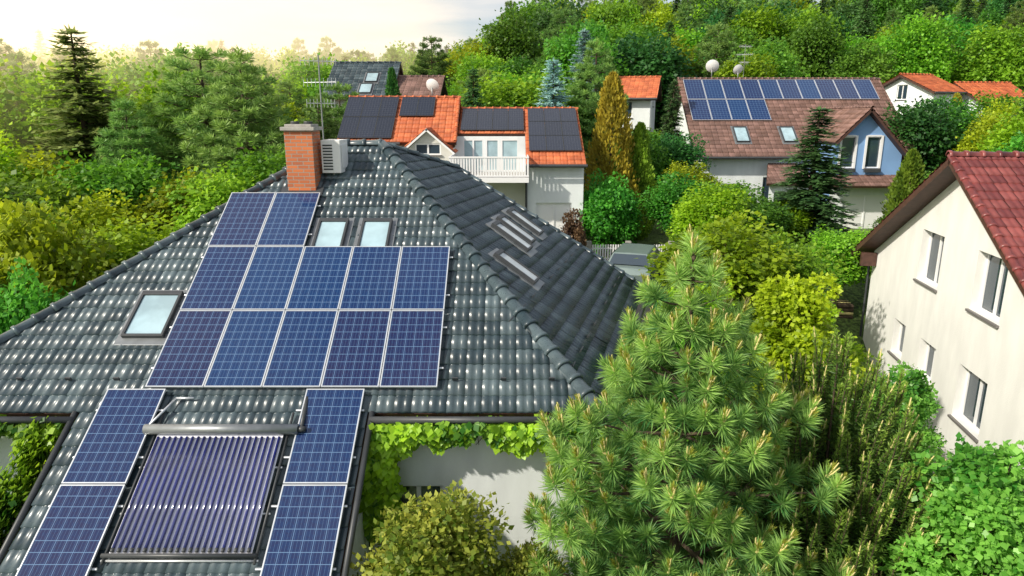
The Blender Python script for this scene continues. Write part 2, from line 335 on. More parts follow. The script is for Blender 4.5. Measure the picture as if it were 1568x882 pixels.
for i,pl in enumerate([[SW,C,A,Rr],[C,E,Vv_,A],ext,[NW,SW,Rr]]): slab('roof_board_%d'%i,pl,.12,['wood'],H,.03)
caps('ridge_cap_hip_east',C,A,M['slate'],H,.14)
caps('ridge_cap_hip_west',SW,Rr,M['slate'],H,.12)
caps('ridge_cap_top',A,Rr,M['slate'],H)
caps('ridge_cap_back',Vv_,A,M['slate'],H,.1)
caps('ridge_cap_verge',E,Vv_,M['slate'],H,.085)
mb=MB(['dark'])
for a,b in (((-10.9,10.62,3.66),(-7.4,10.62,3.66)),((-2.4,10.62,3.66),(1.62,10.62,3.66)),((1.65,10.7,3.66),(4.02,19.5,3.66)),((-7.35,7.8,1.85),(-2.45,7.8,1.85))): mb.cyl(a,b,.06,n=10)
mb.cyl((-7.42,7.85,1.9),(-7.42,10.75,3.74),.05,n=8);mb.cyl((-2.38,7.85,1.9),(-2.38,10.75,3.74),.05,n=8)
mb.obj('gutters',H,True)
wall('wall_front_right',(-2.6,11.1),(1,0),3.75,-.3,3.85,[(.45,1.35,1.0,2.15)],'white2',H,sill=True)
wall('wall_front_left',(-10.2,11.25),(1,0),2.9,-.3,3.85,[(.3,1.7,.6,2.3)],'white2',H)
wall('wall_east',(1.15,11.1),(.261,.965),8.3,-.3,3.85,[(1.2,2.4,1,2.3),(4.5,5.9,1,2.3)],'white2',H)
wall('wall_west',(-10.2,23.3),(0,-1),12.05,-.3,3.85,[(3,4.4,1,2.3),(7,8.4,1,2.3)],'white2',H)
wall('wall_north',(3.3,19.3),(-13.5,4),14.1,-.3,3.8,[],'white2',H)
mb=MB(['white2','wood','interior']); mb.box(-7.2,-2.62,10.9,11.05,-.3,3.5,2); 
for x in (-7.2,-4.9,-2.75): mb.box(x,x+.15,8.1,8.25,-.3,1.9,1)
mb.box(-7.2,-2.6,8.1,8.25,1.72,1.9,1); mb.box(-7.2,-7.05,8.25,10.9,-.3,2.0,0); mb.box(-2.75,-2.6,8.3,10.9,-.3,1.95,0)
mb.obj('veranda',H)
P,ex,ey,n=frame_of([SW,C,A,Rr]); P0=P[0]
def uv(X,Y): return X-P0.x,(Y-P0.y)/.8443
def Fp(X,Y,h=0): 
    u,v=uv(X,Y); return P0+ex*u+ey*v+n*h
def fpanel(X,Y,w=1.0): 
    u,v=uv(X,Y); return panel(P0,ex,ey,n,u,v,w,1.77)
for r,Y in enumerate((11.12,11.12+1.79*.8443)):
    for c in range(5): fpanel(-6.345+c*1.013,Y)
for c in range(2): fpanel(-6.36+c*1.013,11.12+2*1.79*.8443)
for X in (-6.97,-3.54):
    for k in (1,2): fpanel(X,11.10-k*1.79*.8443)
mb=MB(['alu'])
def rail(X0,X1,Y,h=.085,r=.02):
    mb.cyl(Fp(X0,Y,h),Fp(X1,Y,h),r,n=6)
for Y in (11.5,12.3,13.0,13.9): rail(-6.42,-1.22,Y)
for Y in (14.5,15.3): rail(-6.42,-4.28,Y)
for Y in (8.5,9.3,10.0,10.75): rail(-7.03,-5.9,Y); rail(-3.65,-2.5,Y)
mb.obj('mounting_rails',H)
Ct=empty('solar_tube_collector')
mb=MB(['tube','dark','alu','reflector'])
nt_=22; x0,x1=-5.80,-3.74
for i in range(nt_):
    X=x0+(i+.5)*(x1-x0)/nt_; mb.cyl(Fp(X,8.72,.155),Fp(X,10.28,.155),.0235,n=14,mi=0)
    mb.cyl(Fp(X,8.68,.155),Fp(X,8.73,.155),.028,n=8,mi=1)
mb.obj('tubes',Ct,True)
mb=MB(['dark','alu','reflector','grey'])
mb.cyl(Fp(-6.0,10.38,.2),Fp(-3.5,10.38,.2),.085,n=20,mi=3); mb.cyl(Fp(-3.5,10.38,.2),Fp(-3.38,10.38,.2),.05,n=12,mi=0)
for X in (-5.86,-3.68): mb.cyl(Fp(X,8.55,.1),Fp(X,10.7,.1),.022,n=6,mi=0)
for Y in (8.6,9.2,9.85): mb.cyl(Fp(x0-.1,Y,.08),Fp(x1+.1,Y,.08),.018,n=6,mi=1)
mb.cyl(Fp(-3.45,10.38,.2),Fp(-3.5,10.95,.12),.035,n=10,mi=0)
mb.cyl(Fp(-6.0,10.38,.2),Fp(-5.75,10.95,.1),.02,n=8,mi=1);mb.cyl(Fp(-5.75,10.95,.1),Fp(-5.45,10.95,.1),.02,n=8,mi=1)
mb.add([Fp(x0,8.65,.13),Fp(x1,8.65,.13),Fp(x1,10.35,.13),Fp(x0,10.35,.13)],[(0,1,2,3)],2)
mb.cyl(Fp(x0-.08,8.64,.15),Fp(x1+.08,8.64,.15),.035,n=8,mi=0)
mb.obj('manifold_frame',Ct,True)
def skylight(parent,P0,ex,ey,n,u,v,w,l,name='skylight',gl='skyglass'):
    Mx=pmat(P0+ex*u+ey*v,ex,ey,n); mb=MB(['dark',gl,'grey','curtain']); f=.05
    mb.box(-.1,w+.1,-.16,l+.1,.02,.055,2,Mx)
    for b in ((0,w,0,f),(0,w,l-f-.05,l),(0,f,f,l-f-.05),(w-f,w,f,l-f-.05)): mb.box(*b,.05,.14,0,Mx)
    mb.box(f,w-f,f,l-f-.05,.06,.11,1,Mx)
    return mb.obj(name,parent,bevel=.006)
u,v=uv(-7.24,12.1); skylight(H,P0,ex,ey,n,u,v,.78,1.14)
for X in (-4.20,-3.25): u,v=uv(X,14.08); skylight(H,P0,ex,ey,n,u,v,.64,.98)
Pe,exe,eye,ne=frame_of([C,E,Vv_,A])
for X,Y in ((.1,14.7),(.0,16.5),(.1,17.2),(.35,18.3)):
    z=8.6-5.777-.6437*X+.1741*Y; d=Vector((X,Y,z))-Pe[0]
    skylight(H,Pe[0],exe,eye,ne,d.dot(exe)-.25,d.dot(eye)-.5,.5,1.1,gl='curtain')
mb=MB(['dark'])
for i in range(9):
    for v_ in (.8,2.2):
        c=Pe[0]+exe*(.8+i*.9)+eye*v_+ne*.06; mb.box(-.12,.12,-.01,.01,0,.06,0,pmat(c,exe,eye,ne))
for i in range(14):
    c=Fp(-9.5+i*.85,11.3+.0,.05)
    if -6.9<c.x<-1.0: continue
    mb.box(-.05,.05,-.01,.015,0,.07,0,pmat(c,ex,ey,n))
mb.obj('snow_guards',H)
mb=MB(['brick','conc','dark']); mb.box(-5.14,-4.50,15.75,16.4,6.4,8.32,0); mb.box(-5.2,-4.44,15.69,16.46,8.32,8.40,1); mb.box(-5.12,-4.52,15.77,16.38,8.40,8.46,1)
mb.cyl((-4.97,16.08,8.46),(-4.97,16.08,8.52),.1,n=12,mi=2);mb.cyl((-4.67,16.08,8.46),(-4.67,16.08,8.52),.1,n=12,mi=2)
mb.add([tuple(Fp(-5.3,15.62,.07)),tuple(Fp(-4.34,15.62,.07)),tuple(Fp(-4.34,15.9,.07)),tuple(Fp(-5.3,15.9,.07))],[(0,1,2,3)],2)
mb.obj('chimney',H,bevel=.008)
mb=MB(['frame','dark','grey'])
mb.box(-4.42,-3.98,16.1,16.85,7.35,8.1,0)
for i in range(9): mb.box(-4.38,-4.16,16.085,16.1,7.42+i*.068,7.455+i*.068,1)
mb.box(-3.975,-3.96,16.2,16.75,7.45,8.0,0)
mb.cyl((-4.2,16.3,7.0),(-4.2,16.3,7.35),.025,mi=2);mb.cyl((-4.2,16.75,7.2),(-4.2,16.75,7.35),.025,mi=2)
mb.obj('air_conditioner_unit',H,bevel=.015)
def antenna(name,x,y,z0,z1,parent=None):
    mb=MB(['grey','alu']); mb.cyl((x,y,z0),(x,y,z1),.018,n=8)
    for k,(zz,L_,dr) in enumerate(((z1-.15,.9,1),(z1-.65,1.0,-1),(z1-1.15,.7,1))):
        mb.cyl((x-.45*L_,y-.15*dr,zz),(x+.45*L_,y+.15*dr,zz),.009,n=6,mi=1)
        for i in range(9):
            t=-.45+i*.11; hl=.16+.01*i; c=Vector((x+t*L_,y+.33*t*dr,zz)); mb.cyl(c+Vector((0.05,-hl,.02*k)),c+Vector((-.05,hl,0)),.006,n=5,mi=1)
            mb.cyl(c+Vector((0,0,-.1)),c+Vector((0,0,.1)),.005,n=5,mi=1)
    return mb.obj(name,parent)
antenna('television_antenna',-4.75,17.6,7.7,10.1)
# ------------------------------------------------------------------ RIGHT HOUSE
RM=Matrix.Translation((11.45,17.2,0))@Matrix.Rotation(R_(-9.8),4,'Z')
RH=empty('white_house',RM)
wall('gable_wall',(0,6),(0,-1),12,-.6,8,[(3.7,5.1,4.03,5.5),(7.0,8.4,4.03,5.5),(2.55,3.45,1.4,2.5),(4.6,5.6,1.4,2.5),(7.0,8.4,1.2,2.6)],'white',RH,gable=(6,7.45,.55),rev=.26)
wall('wall_near',(0,-6),(1,0),11,-.6,4.15,[(2,3.4,1,2.4),(6,7.4,1,2.4)],'white',RH)
wall('wall_far',(11,6),(-1,0),11,-.6,4.15,[],'white',RH)
wall('gable_back',(11,-6),(0,1),12,-.6,8,[],'white',RH,gable=(6,7.45,.55))
ap=7.67
rn=[(-.55,-7.3,ap-.55*7.3),(11.6,-7.3,ap-.55*7.3),(11.6,0,ap),(-.55,0,ap)]; rf=[(11.6,7.3,ap-.55*7.3),(-.55,7.3,ap-.55*7.3),(-.55,0,ap),(11.6,0,ap)]
tile_plane('roof_near',rn,M['redbrown'],RH); tile_plane('roof_far',rf,M['redbrown'],RH,seg=4)
slab('soffit_near',rn,.16,['wood'],RH,.03); slab('soffit_far',rf,.16,['wood'],RH,.03)
caps('ridge_cap',(-.6,0,ap),(11.6,0,ap),M['redbrown'],RH,.12)
caps('verge_cap_near',(-.52,-7.3,ap-.55*7.3),(-.52,0,ap),M['redbrown'],RH,.09,lift=.0)
mb=MB(['dark','wood','grey']); mb.cyl((-.6,7.42,ap-.55*7.3-.06),(11.6,7.42,ap-.55*7.3-.06),.07); 
mb.cyl((-.05,6.15,3.6),(-.05,6.15,-.3),.04)
mb.box(-.5,-.02,5.6,5.75,3.7,4.15,1)
mb.cyl((3,0,ap),(3,0,ap+.45),.03,mi=2); mb.obj('gutter',RH)
mb=MB(['gravel','conc']); mb.box(-.75,-.02,-7,7,-.4,.05,0); mb.box(-.82,-.755,-7,7,-.4,.09,1); mb.obj('gravel_strip',RH)
WP=MB(['candle','bark'])
for i in range(7):
    for j in range(9):
        x=-.62; y=7.0+.13*i; z=.8+.135*j
        WP.cyl((x+.02*random.random(),y,z),(x+.5,y,z),.062,n=8,mi=random.choice((0,1)),Mx=RM)
WP.obj('firewood_stack')
# ------------------------------------------------------------------ generic simple house
def house(name,x0,x1,yf,yb,zg,ze,zr,rm,wm,rot=0,wins=(),oh=.45,seg=4,tw=.33):
    cx,cy=(x0+x1)/2,(yf+yb)/2; Mx=Matrix.Translation((cx,cy,0))@Matrix.Rotation(R_(rot),4,'Z'); hh=empty(name,Mx)
    a=(x1-x0)/2; b=(yb-yf)/2; sl=(zr-ze)/(b+oh); zw=ze+sl*oh-.12
    wall('wall_front',(-a,-b),(1,0),2*a,zg,zw,list(wins),wm,hh); wall('wall_back',(a,b),(-1,0),2*a,zg,zw,[],wm,hh)
    wall('gable_left',(-a,b),(0,-1),2*b,zg,zr+.1,[(b-.5,b+.5,zw-.6,zw+.6)],wm,hh,gable=(b,zr-.12,sl)); wall('gable_right',(a,-b),(0,1),2*b,zg,zr+.1,[(b-.5,b+.5,zw-.6,zw+.6)],wm,hh,gable=(b,zr-.12,sl))
    f=[(-a-oh,-b-oh,ze),(a+oh,-b-oh,ze),(a+oh,0,zr),(-a-oh,0,zr)]; k=[(a+oh,b+oh,ze),(-a-oh,b+oh,ze),(-a-oh,0,zr),(a+oh,0,zr)]
    tile_plane('roof_front',f,rm,hh,tw=tw,seg=seg); tile_plane('roof_back',k,rm,hh,tw=tw,seg=seg)
    slab('board_front',f,.15,['wood'],hh,.03); slab('board_back',k,.15,['wood'],hh,.03); caps('ridge_cap',(-a-oh,0,zr),(a+oh,0,zr),rm,hh,.11)
    mb=MB(['dark']); mb.cyl((-a-oh,-b-oh-.05,ze-.05),(a+oh,-b-oh-.05,ze-.05),.07,n=8); mb.obj('gutter',hh)
    return hh,f
EH,f=house('blue_gable_house',11.3,23.0,40.9,50.9,2.0,6.4,11.0,M['brown'],'white2',
  wins=((1.2,2.4,3.4,4.8),(3.6,4.6,3.2,5.2)),oh=.65)
P,a_,b_,c_=frame_of(f); L_=b_.dot(P[3]-P[0])
for i in range(10): panel(P[0],a_,b_,c_,.3+i*1.2,L_-2.15,1.18,1.95,h=.1,parent=EH)
for i in range(4): panel(P[0],a_,b_,c_,.3+i*1.2,L_-4.15,1.18,1.95,h=.1,parent=EH)
for uu in (2.6,5.4): skylight(EH,P[0],a_,b_,c_,uu,1.2,.8,1.35)
BM=empty('cross_gable_wing'); BM.parent=EH; BM.matrix_parent_inverse=EH.matrix_world.inverted()
wall('wing_wall',(17.75,38.3),(1,0),3.75,5.45,9.3,[(.35,1.15,5.9,7.6),(1.75,2.55,5.9,7.6)],'blue',BM,gable=(1.6,9.0,1.05),rev=.1,mull=True)
wall('wing_wall_lower',(17.75,38.3),(1,0),4.6,1.8,5.45,[(.8,3.4,2.0,4.4)],'white2',BM,sill=False,glass='frame')
wall('wing_side_left',(17.75,41.5),(0,-1),3.2,1.8,7.4,[(1,2,3,4.5)],'blue',BM); wall('wing_side_right',(21.5,38.3),(0,1),3.2,1.8,6.6,[],'blue',BM)
wl=[(17.55,45.2,9.13-1.05*1.75),(17.55,37.8,9.13-1.05*1.75),(19.3,37.8,9.13),(19.3,45.2,9.13)]; wr=[(21.85,37.8,9.13-1.05*2.55),(21.85,45.2,9.13-1.05*2.55),(19.3,45.2,9.13),(19.3,37.8,9.13)]
for nm,pl in (('l',wl),('r',wr)): tile_plane('wing_roof_'+nm,pl,M['brown'],BM,seg=4); slab('wing_board_'+nm,pl,.12,['wood'],BM,.03)
caps('wing_ridge',(19.3,37.75,9.13),(19.3,44,9.13),M['brown'],BM,.1)
lean=[(17.4,37.3,5.0),(22.6,37.3,5.0),(22.6,38.3,5.5),(17.4,38.3,5.5)]; tile_plane('lean_roof',lean,M['brown'],BM,seg=4); slab('lean_board',lean,.1,['wood'],BM)
lean=[(14.3,38.6,5.0),(17.3,38.6,5.0),(16.6,40.6,6.0),(15.0,40.6,6.0)]; tile_plane('bay_roof',lean,M['brown'],BM,seg=4); slab('bay_board',lean,.1,['wood'],BM)
wall('bay_wall',(14.6,39.0),(1,0),2.4,1.8,5.0,[(.3,2.1,3.0,4.5)],'white2',BM)
mb=MB(['frame','dark']) 
for a0 in (18.05,19.45):
    mb.box(a0-.02,a0+.87,38.05,38.2,5.68,5.86,1); mb.box(a0-.06,a0+.05,38.24,38.295,5.86,7.66,0); mb.box(a0+.8,a0+.91,38.24,38.295,5.86,7.66,0);mb.box(a0+.05,a0+.8,38.24,38.295,7.6,7.69,0)
mb.obj('window_trim',BM)
def dish(name,x,y,z,r=.45,az=200,pole=1.0):
    e=empty(name); Mx=Matrix.Translation((x,y,z))@Matrix.Rotation(R_(az),4,'Z')@Matrix.Rotation(R_(65),4,'X')
    mb=MB(['frame','grey']); k=16; vs=[(0,0,0)]; fs=[]
    for j in range(1,5):
        for i in range(k): t=2*math.pi*i/k; rr=r*j/4; vs.append((rr*math.cos(t),rr*math.sin(t),.25*rr*rr/r))
    for i in range(k): fs.append((0,1+i,1+(i+1)%k))
    for j in range(3):
        for i in range(k): fs.append((1+j*k+i,1+(j+1)*k+i,1+(j+1)*k+(i+1)%k,1+j*k+(i+1)%k))
    mb.add(vs,fs,0,Mx); mb.cyl((0,-r*.9,.12),(0,-.05,r*.9),.012,n=6,mi=1,Mx=Mx); mb.cyl((0,-.05,r*.85),(0,-.05,r*1.05),.035,n=8,mi=1,Mx=Mx)
    mb.cyl((x,y+.05,z-pole),(x,y+.05,z+.05),.025,n=8,mi=1); mb.obj('dish',e,True)
dish('satellite_dish',12.9,46.1,11.8,.42,165,1.0); dish('satellite_dish',14.6,46.1,11.6,.33,190,.9)
antenna('television_antenna',15.0,46.3,10.8,13.2)
MH=empty('orange_roof_house')
def mroof(nm,x0,x1,y0,z0,y1,z1,m='orange',th=.12):
    pl=[(x0,y0,z0),(x1,y0,z0),(x1,y1,z1),(x0,y1,z1)]; tile_plane(nm,pl,M[m],MH,seg=5); slab(nm+'_board',pl,th,['wood'],MH,.03); return frame_of(pl)
FL=mroof('roof_left',-7.85,-2.5,31.2,7.54,34.2,9.53)
tile_plane('roof_left_back',[(-2.5,37.2,7.54),(-7.85,37.2,7.54),(-7.85,34.2,9.53),(-2.5,34.2,9.53)],M['orange'],MH,seg=3)
F1=mroof('roof_right_upper',-2.45,.6,31.9,7.91,34.1,9.0); F2=mroof('roof_right_low',.6,3.15,29.4,6.67,34.1,9.0)
tile_plane('roof_right_back',[(3.15,38.8,6.67),(-2.45,38.8,6.67),(-2.45,34.1,9.0),(3.15,34.1,9.0)],M['orange'],MH,seg=3)
caps('ridge_left',(-7.85,34.2,9.53),(-2.5,34.2,9.53),M['orange'],MH,.1); caps('ridge_right',(-2.45,34.1,9.0),(3.15,34.1,9.0),M['orange'],MH,.1)
caps('verge_left',(-2.55,31.2,7.56),(-2.55,34.2,9.55),M['orange'],MH,.08)
wall('wall_left',(-7.5,31.6),(1,0),2.8,1,7.6,[(.6,1.8,4.2,5.5)],'cream',MH)
wall('wall_bay',(-4.75,30.85),(1,0),2.15,1,8.3,[(.45,1.6,7.0,7.5)],'cream',MH,gable=(1.0,8.0,.85),rev=.08)
wall('wall_bay_side',(-4.75,31.7),(0,-1),.85,1,7.2,[],'cream',MH); wall('wall_bay_side2',(-2.6,30.85),(0,1),1.4,1,7.3,[],'cream',MH)
dl=[(-4.95,33,7.14),(-4.95,30.6,7.14),(-3.75,30.6,8.16),(-3.75,33,8.16)]; dr=[(-2.5,30.6,7.1),(-2.5,33,7.1),(-3.75,33,8.16),(-3.75,30.6,8.16)]
for nm,pl in (('dormer_l',dl),('dormer_r',dr)): tile_plane(nm,pl,M['orange'],MH,seg=4); slab(nm+'_b',pl,.08,['frame'],MH)
wall('balcony_wall',(-2.6,31.95),(1,0),3.3,1,7.78,[(.35,1.3,6.2,7.65),(1.4,2.0,6.2,7.65),(2.1,2.9,6.2,7.65)],'white2',MH,rev=.05,glass='skyglass',sill=False)
wall('wall_right',(.65,29.8),(1,0),2.45,1,6.75,[(.4,1.95,1.2,5.0)],'white2',MH,glass='frame',sill=False)
wall('wall_right_side',(3.1,29.8),(0,1),8.5,1,9.1,[(2,3,4,5.2)],'white2',MH,gable=(4.3,8.9,.495)); wall('wall_right_inner',(.65,32.2),(0,-1),2.4,1,6.9,[],'white2',MH)
wall('wall_left_side',(-7.5,36.8),(0,-1),5.2,1,9.3,[],'cream',MH,gable=(2.6,9.4,.66)); wall('wall_under_balcony',(-2.6,30.6),(1,0),3.3,1,6.0,[(.8,2.2,3.6,5.2)],'cream',MH)
mb=MB(['frame','conc']); mb.box(-2.6,.68,28.7,31.9,6.02,6.18,1)
mb.box(-2.62,.7,28.62,28.69,6.98,7.05,0); mb.box(-2.62,.7,28.63,28.68,6.22,6.28,0); mb.box(-2.62,.7,28.60,28.69,5.98,6.19,0)
x=-2.6
while x<.68: mb.box(x,x+.07,28.64,28.67,6.28,6.98,0); x+=.115
for xx in (-2.6,.64):
    mb.box(xx,xx+.05,28.7,30.8,6.98,7.05,0); y=28.75
    while y<30.7: mb.box(xx+.01,xx+.04,y,y+.07,6.2,6.98,0); y+=.115
mb.obj('balcony',MH)
mb=MB(['dark','frame']); mb.cyl((.6,29.3,6.62),(3.2,29.3,6.62),.07); mb.cyl((.62,29.7,6.6),(.62,29.7,3),.05); mb.cyl((-7.9,31.1,7.48),(-5,31.1,7.48),.07); mb.obj('gutter',MH)
def arr(F,u0,u1,v0,v1,nu,nv):
    P,a,b,c=F
    for i in range(nu):
        for j in range(nv): panel(P[0],a,b,c,u0+(u1-u0)*i/nu,v0+(v1-v0)*j/nv,(u1-u0)/nu*.985,(v1-v0)/nv*.985,PVB,.1,MH,'solar_panel_black')
arr(FL,.02,2.45,.15,3.5,3,2); arr(FL,2.6,4.2,1.9,3.5,2,1); arr(F1,.1,3.0,.1,2.3,4,1); arr(F2,.15,2.45,1.0,5.1,3,3)
dish('satellite_dish',-3.9,34.6,10.1,.34,160,.8)
hh,f=house('slate_roof_house',-11.3,-7.8,44.2,50.5,3.5,9.9,12.1,M['slate'],'cream',wins=((1,2,8,9.2),))
P,a_,b_,c_=frame_of(f); skylight(hh,P[0],a_,b_,c_,2.4,1.6,.8,1.2); skylight(hh,P[0],a_,b_,c_,2.2,.2,.8,1.2)
house('brown_roof_house',-7.0,-4.9,43.8,50.0,3.5,9.7,11.2,M['brown'],'cream')
house('orange_roof_cottage',7.4,10.2,48.5,54,4,9.9,11.4,M['orange'],'white2',wins=((.6,1.6,8.6,9.7),),rot=-15)
house('orange_roof_cottage',32.6,35.4,57,63,4,10.6,12.1,M['orange'],'white2',rot=20)
house('orange_roof_cottage',37.0,41.0,56,62,4,9.7,11.4,M['orange'],'white2',wins=((.8,1.8,8.2,9.3),(2.4,3.4,8.2,9.3)),rot=5)
mb=MB(['frame','conc']); x=3.35
zf=ht(5,29)-.05
while x<6.7: mb.box(x,x+.06,29.0,29.03,zf+.08,zf+.85,0); x+=.11
mb.box(3.3,6.75,29.035,29.06,zf+.2,zf+.26,0); mb.box(3.3,6.75,29.035,29.06,zf+.65,zf+.71,0)
for x in (3.2,4.9,6.75): mb.box(x,x+.22,28.9,29.12,zf-.3,zf+1.0,1)
mb.obj('white_picket_fence')
def car(x,y,rot):
    z=ht(x,y); Mx=Matrix.Translation((x,y,z))@Matrix.Rotation(R_(rot),4,'Z'); e=empty('parked_car',Mx)
    bm=bmesh.new()
    prof=[(-2.05,.35),(-2.1,.75),(-1.95,.95),(-1.75,1.0),(-1.45,1.42),(.35,1.46),(1.05,1.0),(1.85,.82),(2.1,.65),(2.1,.33)]
    rows=[]
    for yy in (-.85,-.8,0,.8,.85):
        r=[]
        for (px,pz) in prof:
            k=.78 if pz>1.2 else 1
            zz=pz-(0.0 if abs(yy)<.82 else .03); r.append(bm.verts.new((px,yy*k,zz+(.02 if yy==0 and pz>.8 else 0))))
        rows.append(r)
    for a,b in zip(rows,rows[1:]):
        for i in range(len(prof)-1): bm.faces.new((a[i],a[i+1],b[i+1],b[i]))
    bm.faces.new(rows[0]); bm.faces.new(rows[-1][::-1]); bmesh.ops.recalc_face_normals(bm,faces=bm.faces)
    me=bpy.data.meshes.new('body'); bm.to_mesh(me); bm.free(); me.materials.append(M['carpaint']); link('body',me,e,.04)
    mb=MB(['glass','rubber','grey','frame'])
    mb.add([(.98,-.72,1.08),(.98,.72,1.08),(.45,.6,1.46),(.45,-.6,1.46)],[(0,1,2,3)],0); mb.add([(-1.80,-.72,1.06),(-1.80,.72,1.06),(-1.54,.6,1.40),(-1.54,-.6,1.40)],[(3,2,1,0)],0)
    for s in (-1,1): mb.add([(-1.5,s*.82,1.03),(.85,s*.82,1.03),(.3,s*.69,1.4),(-1.3,s*.69,1.4)],[(0,1,2,3)],0)
    for wx in (-1.3,1.35):
        for s in (-1,1): mb.cyl((wx,s*.68,.32),(wx,s*.875,.32),.32,n=18,mi=1); mb.cyl((wx,s*.87,.32),(wx,s*.885,.32),.19,n=12,mi=2)
    for s in (-.62,.62): mb.box(2.06,2.12,s-.15,s+.15,.62,.72,3)
    mb.obj('glass_wheels',e)
car(4.9,26.3,70)
mb=MB(['asphalt']); 
for i in range(8):
    y0=22+i*1.0; mb.add([(3.6,y0,ht(3.6,y0)+.02),(6.6,y0,ht(6.6,y0)+.02),(6.6,y0+1,ht(6.6,y0+1)+.02),(3.6,y0+1,ht(3.6,y0+1)+.02)],[(0,1,2,3)])
mb.obj('driveway')
# ------------------------------------------------------------------ vegetation meshes
def decid(nm,seed,Hh,R,z0,nb,nl,ls,lm,limb=True,blobr=(.26,.42),wr=.42,stray=.15,trunk=.022):
    global rng; rng=np.random.default_rng(seed); q=QB()
    zc=(z0+Hh)/2; hz=(Hh-z0)/2
    d=unit(rng.normal(size=(nb,3))); rr=rng.uniform(.35,.85,nb)[:,None]
    c=d*rr*np.array([R,R,hz])*.88+np.array([0,0,zc]); br=R*rng.uniform(*blobr,nb)
    wgt=br**2; wgt/=wgt.sum(); k=rng.choice(nb,nl,p=wgt)
    dd=unit(rng.normal(size=(nl,3))+np.array([0,0,.25])); rad=rng.uniform(.45,1.08,nl)**.7
    sq=1+.25*rng.normal(size=(nb,3)); p=c[k]+dd*(br[k]*rad)[:,None]*sq[k]
    st=rng.random(nl)<stray; p[st]+=dd[st]*(br[k][st]*rng.uniform(.1,.5,st.sum()))[:,None]
    p[:,2]=np.maximum(p[:,2],z0*.6+.02)
    bt=rng.uniform(.15,.85,nb); t=np.clip(bt[k]+rng.normal(0,.2,nl),0,1)
    ax=dd+rng.normal(size=(nl,3))*.8+np.array([0,0,-.2]); L_=ls*rng.uniform(.6,1.3,nl)
    up=dd*.7+np.array([0,0,.8]); leaves(q,p,ax,L_,L_*wr,1,t,.2,up)
    if limb:
        tr=Hh*trunk; pts=[np.array([0,0,-.3])]; 
        for i in range(1,6): pts.append(np.array([rng.normal(0,.02*Hh*.5),rng.normal(0,.02*Hh*.5),(Hh*.8)*i/5]))
        for i in range(5): tube(q,pts[i],pts[i+1],tr*(1-i*.17),tr*(1-(i+1)*.17),7,0)
        for j in range(nb):
            s=np.array([0,0,max(.1,min(c[j][2]*.65,Hh*.7))]); mid=(s+c[j])/2+np.array([0,0,-.04*R]); tube(q,s,mid,tr*.4,tr*.25,5,0); tube(q,mid,c[j],tr*.25,tr*.08,5,0)
    return q.mesh(nm,[M['bark'],lm])
def spruce(nm,seed,Hh,R,lm,step=.34,nb=13,droop=.35,pw=.85,ls=.40,z0=.06):
    global rng; rng=np.random.default_rng(seed); q=QB(); tube(q,(0,0,-.3),(0,0,Hh*.97),Hh*.02,.02,7,0)
    z=Hh*z0; C_=[];A_=[];L_=[];T_=[]
    while z<Hh*.985:
        f=1-z/Hh; r0=R*f**pw*rng.uniform(.85,1.1)+.12; n_=max(5,int(nb*(.45+.7*f)))
        for i in range(n_):
            az=rng.uniform(0,2*np.pi); r=r0*rng.uniform(.7,1.1); dr=np.array([np.cos(az),np.sin(az),0]); sd=np.array([-dr[1],dr[0],0])
            k=max(4,int(r/.10)); t=np.linspace(.12,1,k); zz=z+.12*r*t-droop*r*t**2+.10*r*t**4
            base=dr*(r*t)[:,None]+np.array([0,0,1.])*zz[:,None]
            if i%2==0: tube(q,base[0],base[-1],.02+.01*r,.006,4,0)
            bt=rng.uniform(.1,.9)
            for s in (-1,1):
                for rep in range(2):
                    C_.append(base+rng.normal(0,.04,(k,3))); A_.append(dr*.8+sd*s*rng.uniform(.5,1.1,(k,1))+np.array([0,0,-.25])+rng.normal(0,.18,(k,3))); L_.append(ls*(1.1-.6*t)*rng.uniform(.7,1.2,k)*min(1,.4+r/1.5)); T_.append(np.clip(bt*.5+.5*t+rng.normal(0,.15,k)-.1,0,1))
            C_.append(base+rng.normal(0,.02,(k,3))); A_.append(dr+np.array([0,0,.15])+rng.normal(0,.2,(k,3))); L_.append(ls*.7*np.ones(k)); T_.append(np.full(k,.7))
        z+=step*(.5+.6*f)
    c=np.concatenate(C_);a=np.concatenate(A_);l=np.concatenate(L_);t=np.concatenate(T_)
    leaves(q,c,a,l,l*.21,1,t,.1,np.tile([0,0,1.],(len(c),1)))
    leaves(q,np.array([[0,0,Hh*.96]]*6),rng.normal(0,.25,(6,3))+[0,0,1],.4,.04,1,.8)
    return q.mesh(nm,[M['bark'],lm])
def needles(q,c,ax,K,L0,L1,w,sh,th=(25,80),mi=1,tb=None,tv=.15,grad=0):
    T=len(c); ax=unit(ax); a=np.repeat(ax,K,0); cc=np.repeat(c,K,0); n_=T*K
    pr=unit(np.cross(a,rng.normal(size=(n_,3)))); s=rng.random(n_); thd=np.radians(th[1]-(th[1]-th[0])*s+rng.normal(0,8,n_))
    d=a*np.cos(thd)[:,None]+pr*np.sin(thd)[:,None]+np.array([0,0,-.06]); L_=rng.uniform(L0,L1,n_)*(1-.25*s)
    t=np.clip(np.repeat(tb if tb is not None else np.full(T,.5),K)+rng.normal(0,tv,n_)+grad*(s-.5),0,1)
    leaves(q,cc+a*(s*sh)[:,None],d,L_,w,mi,t,0)
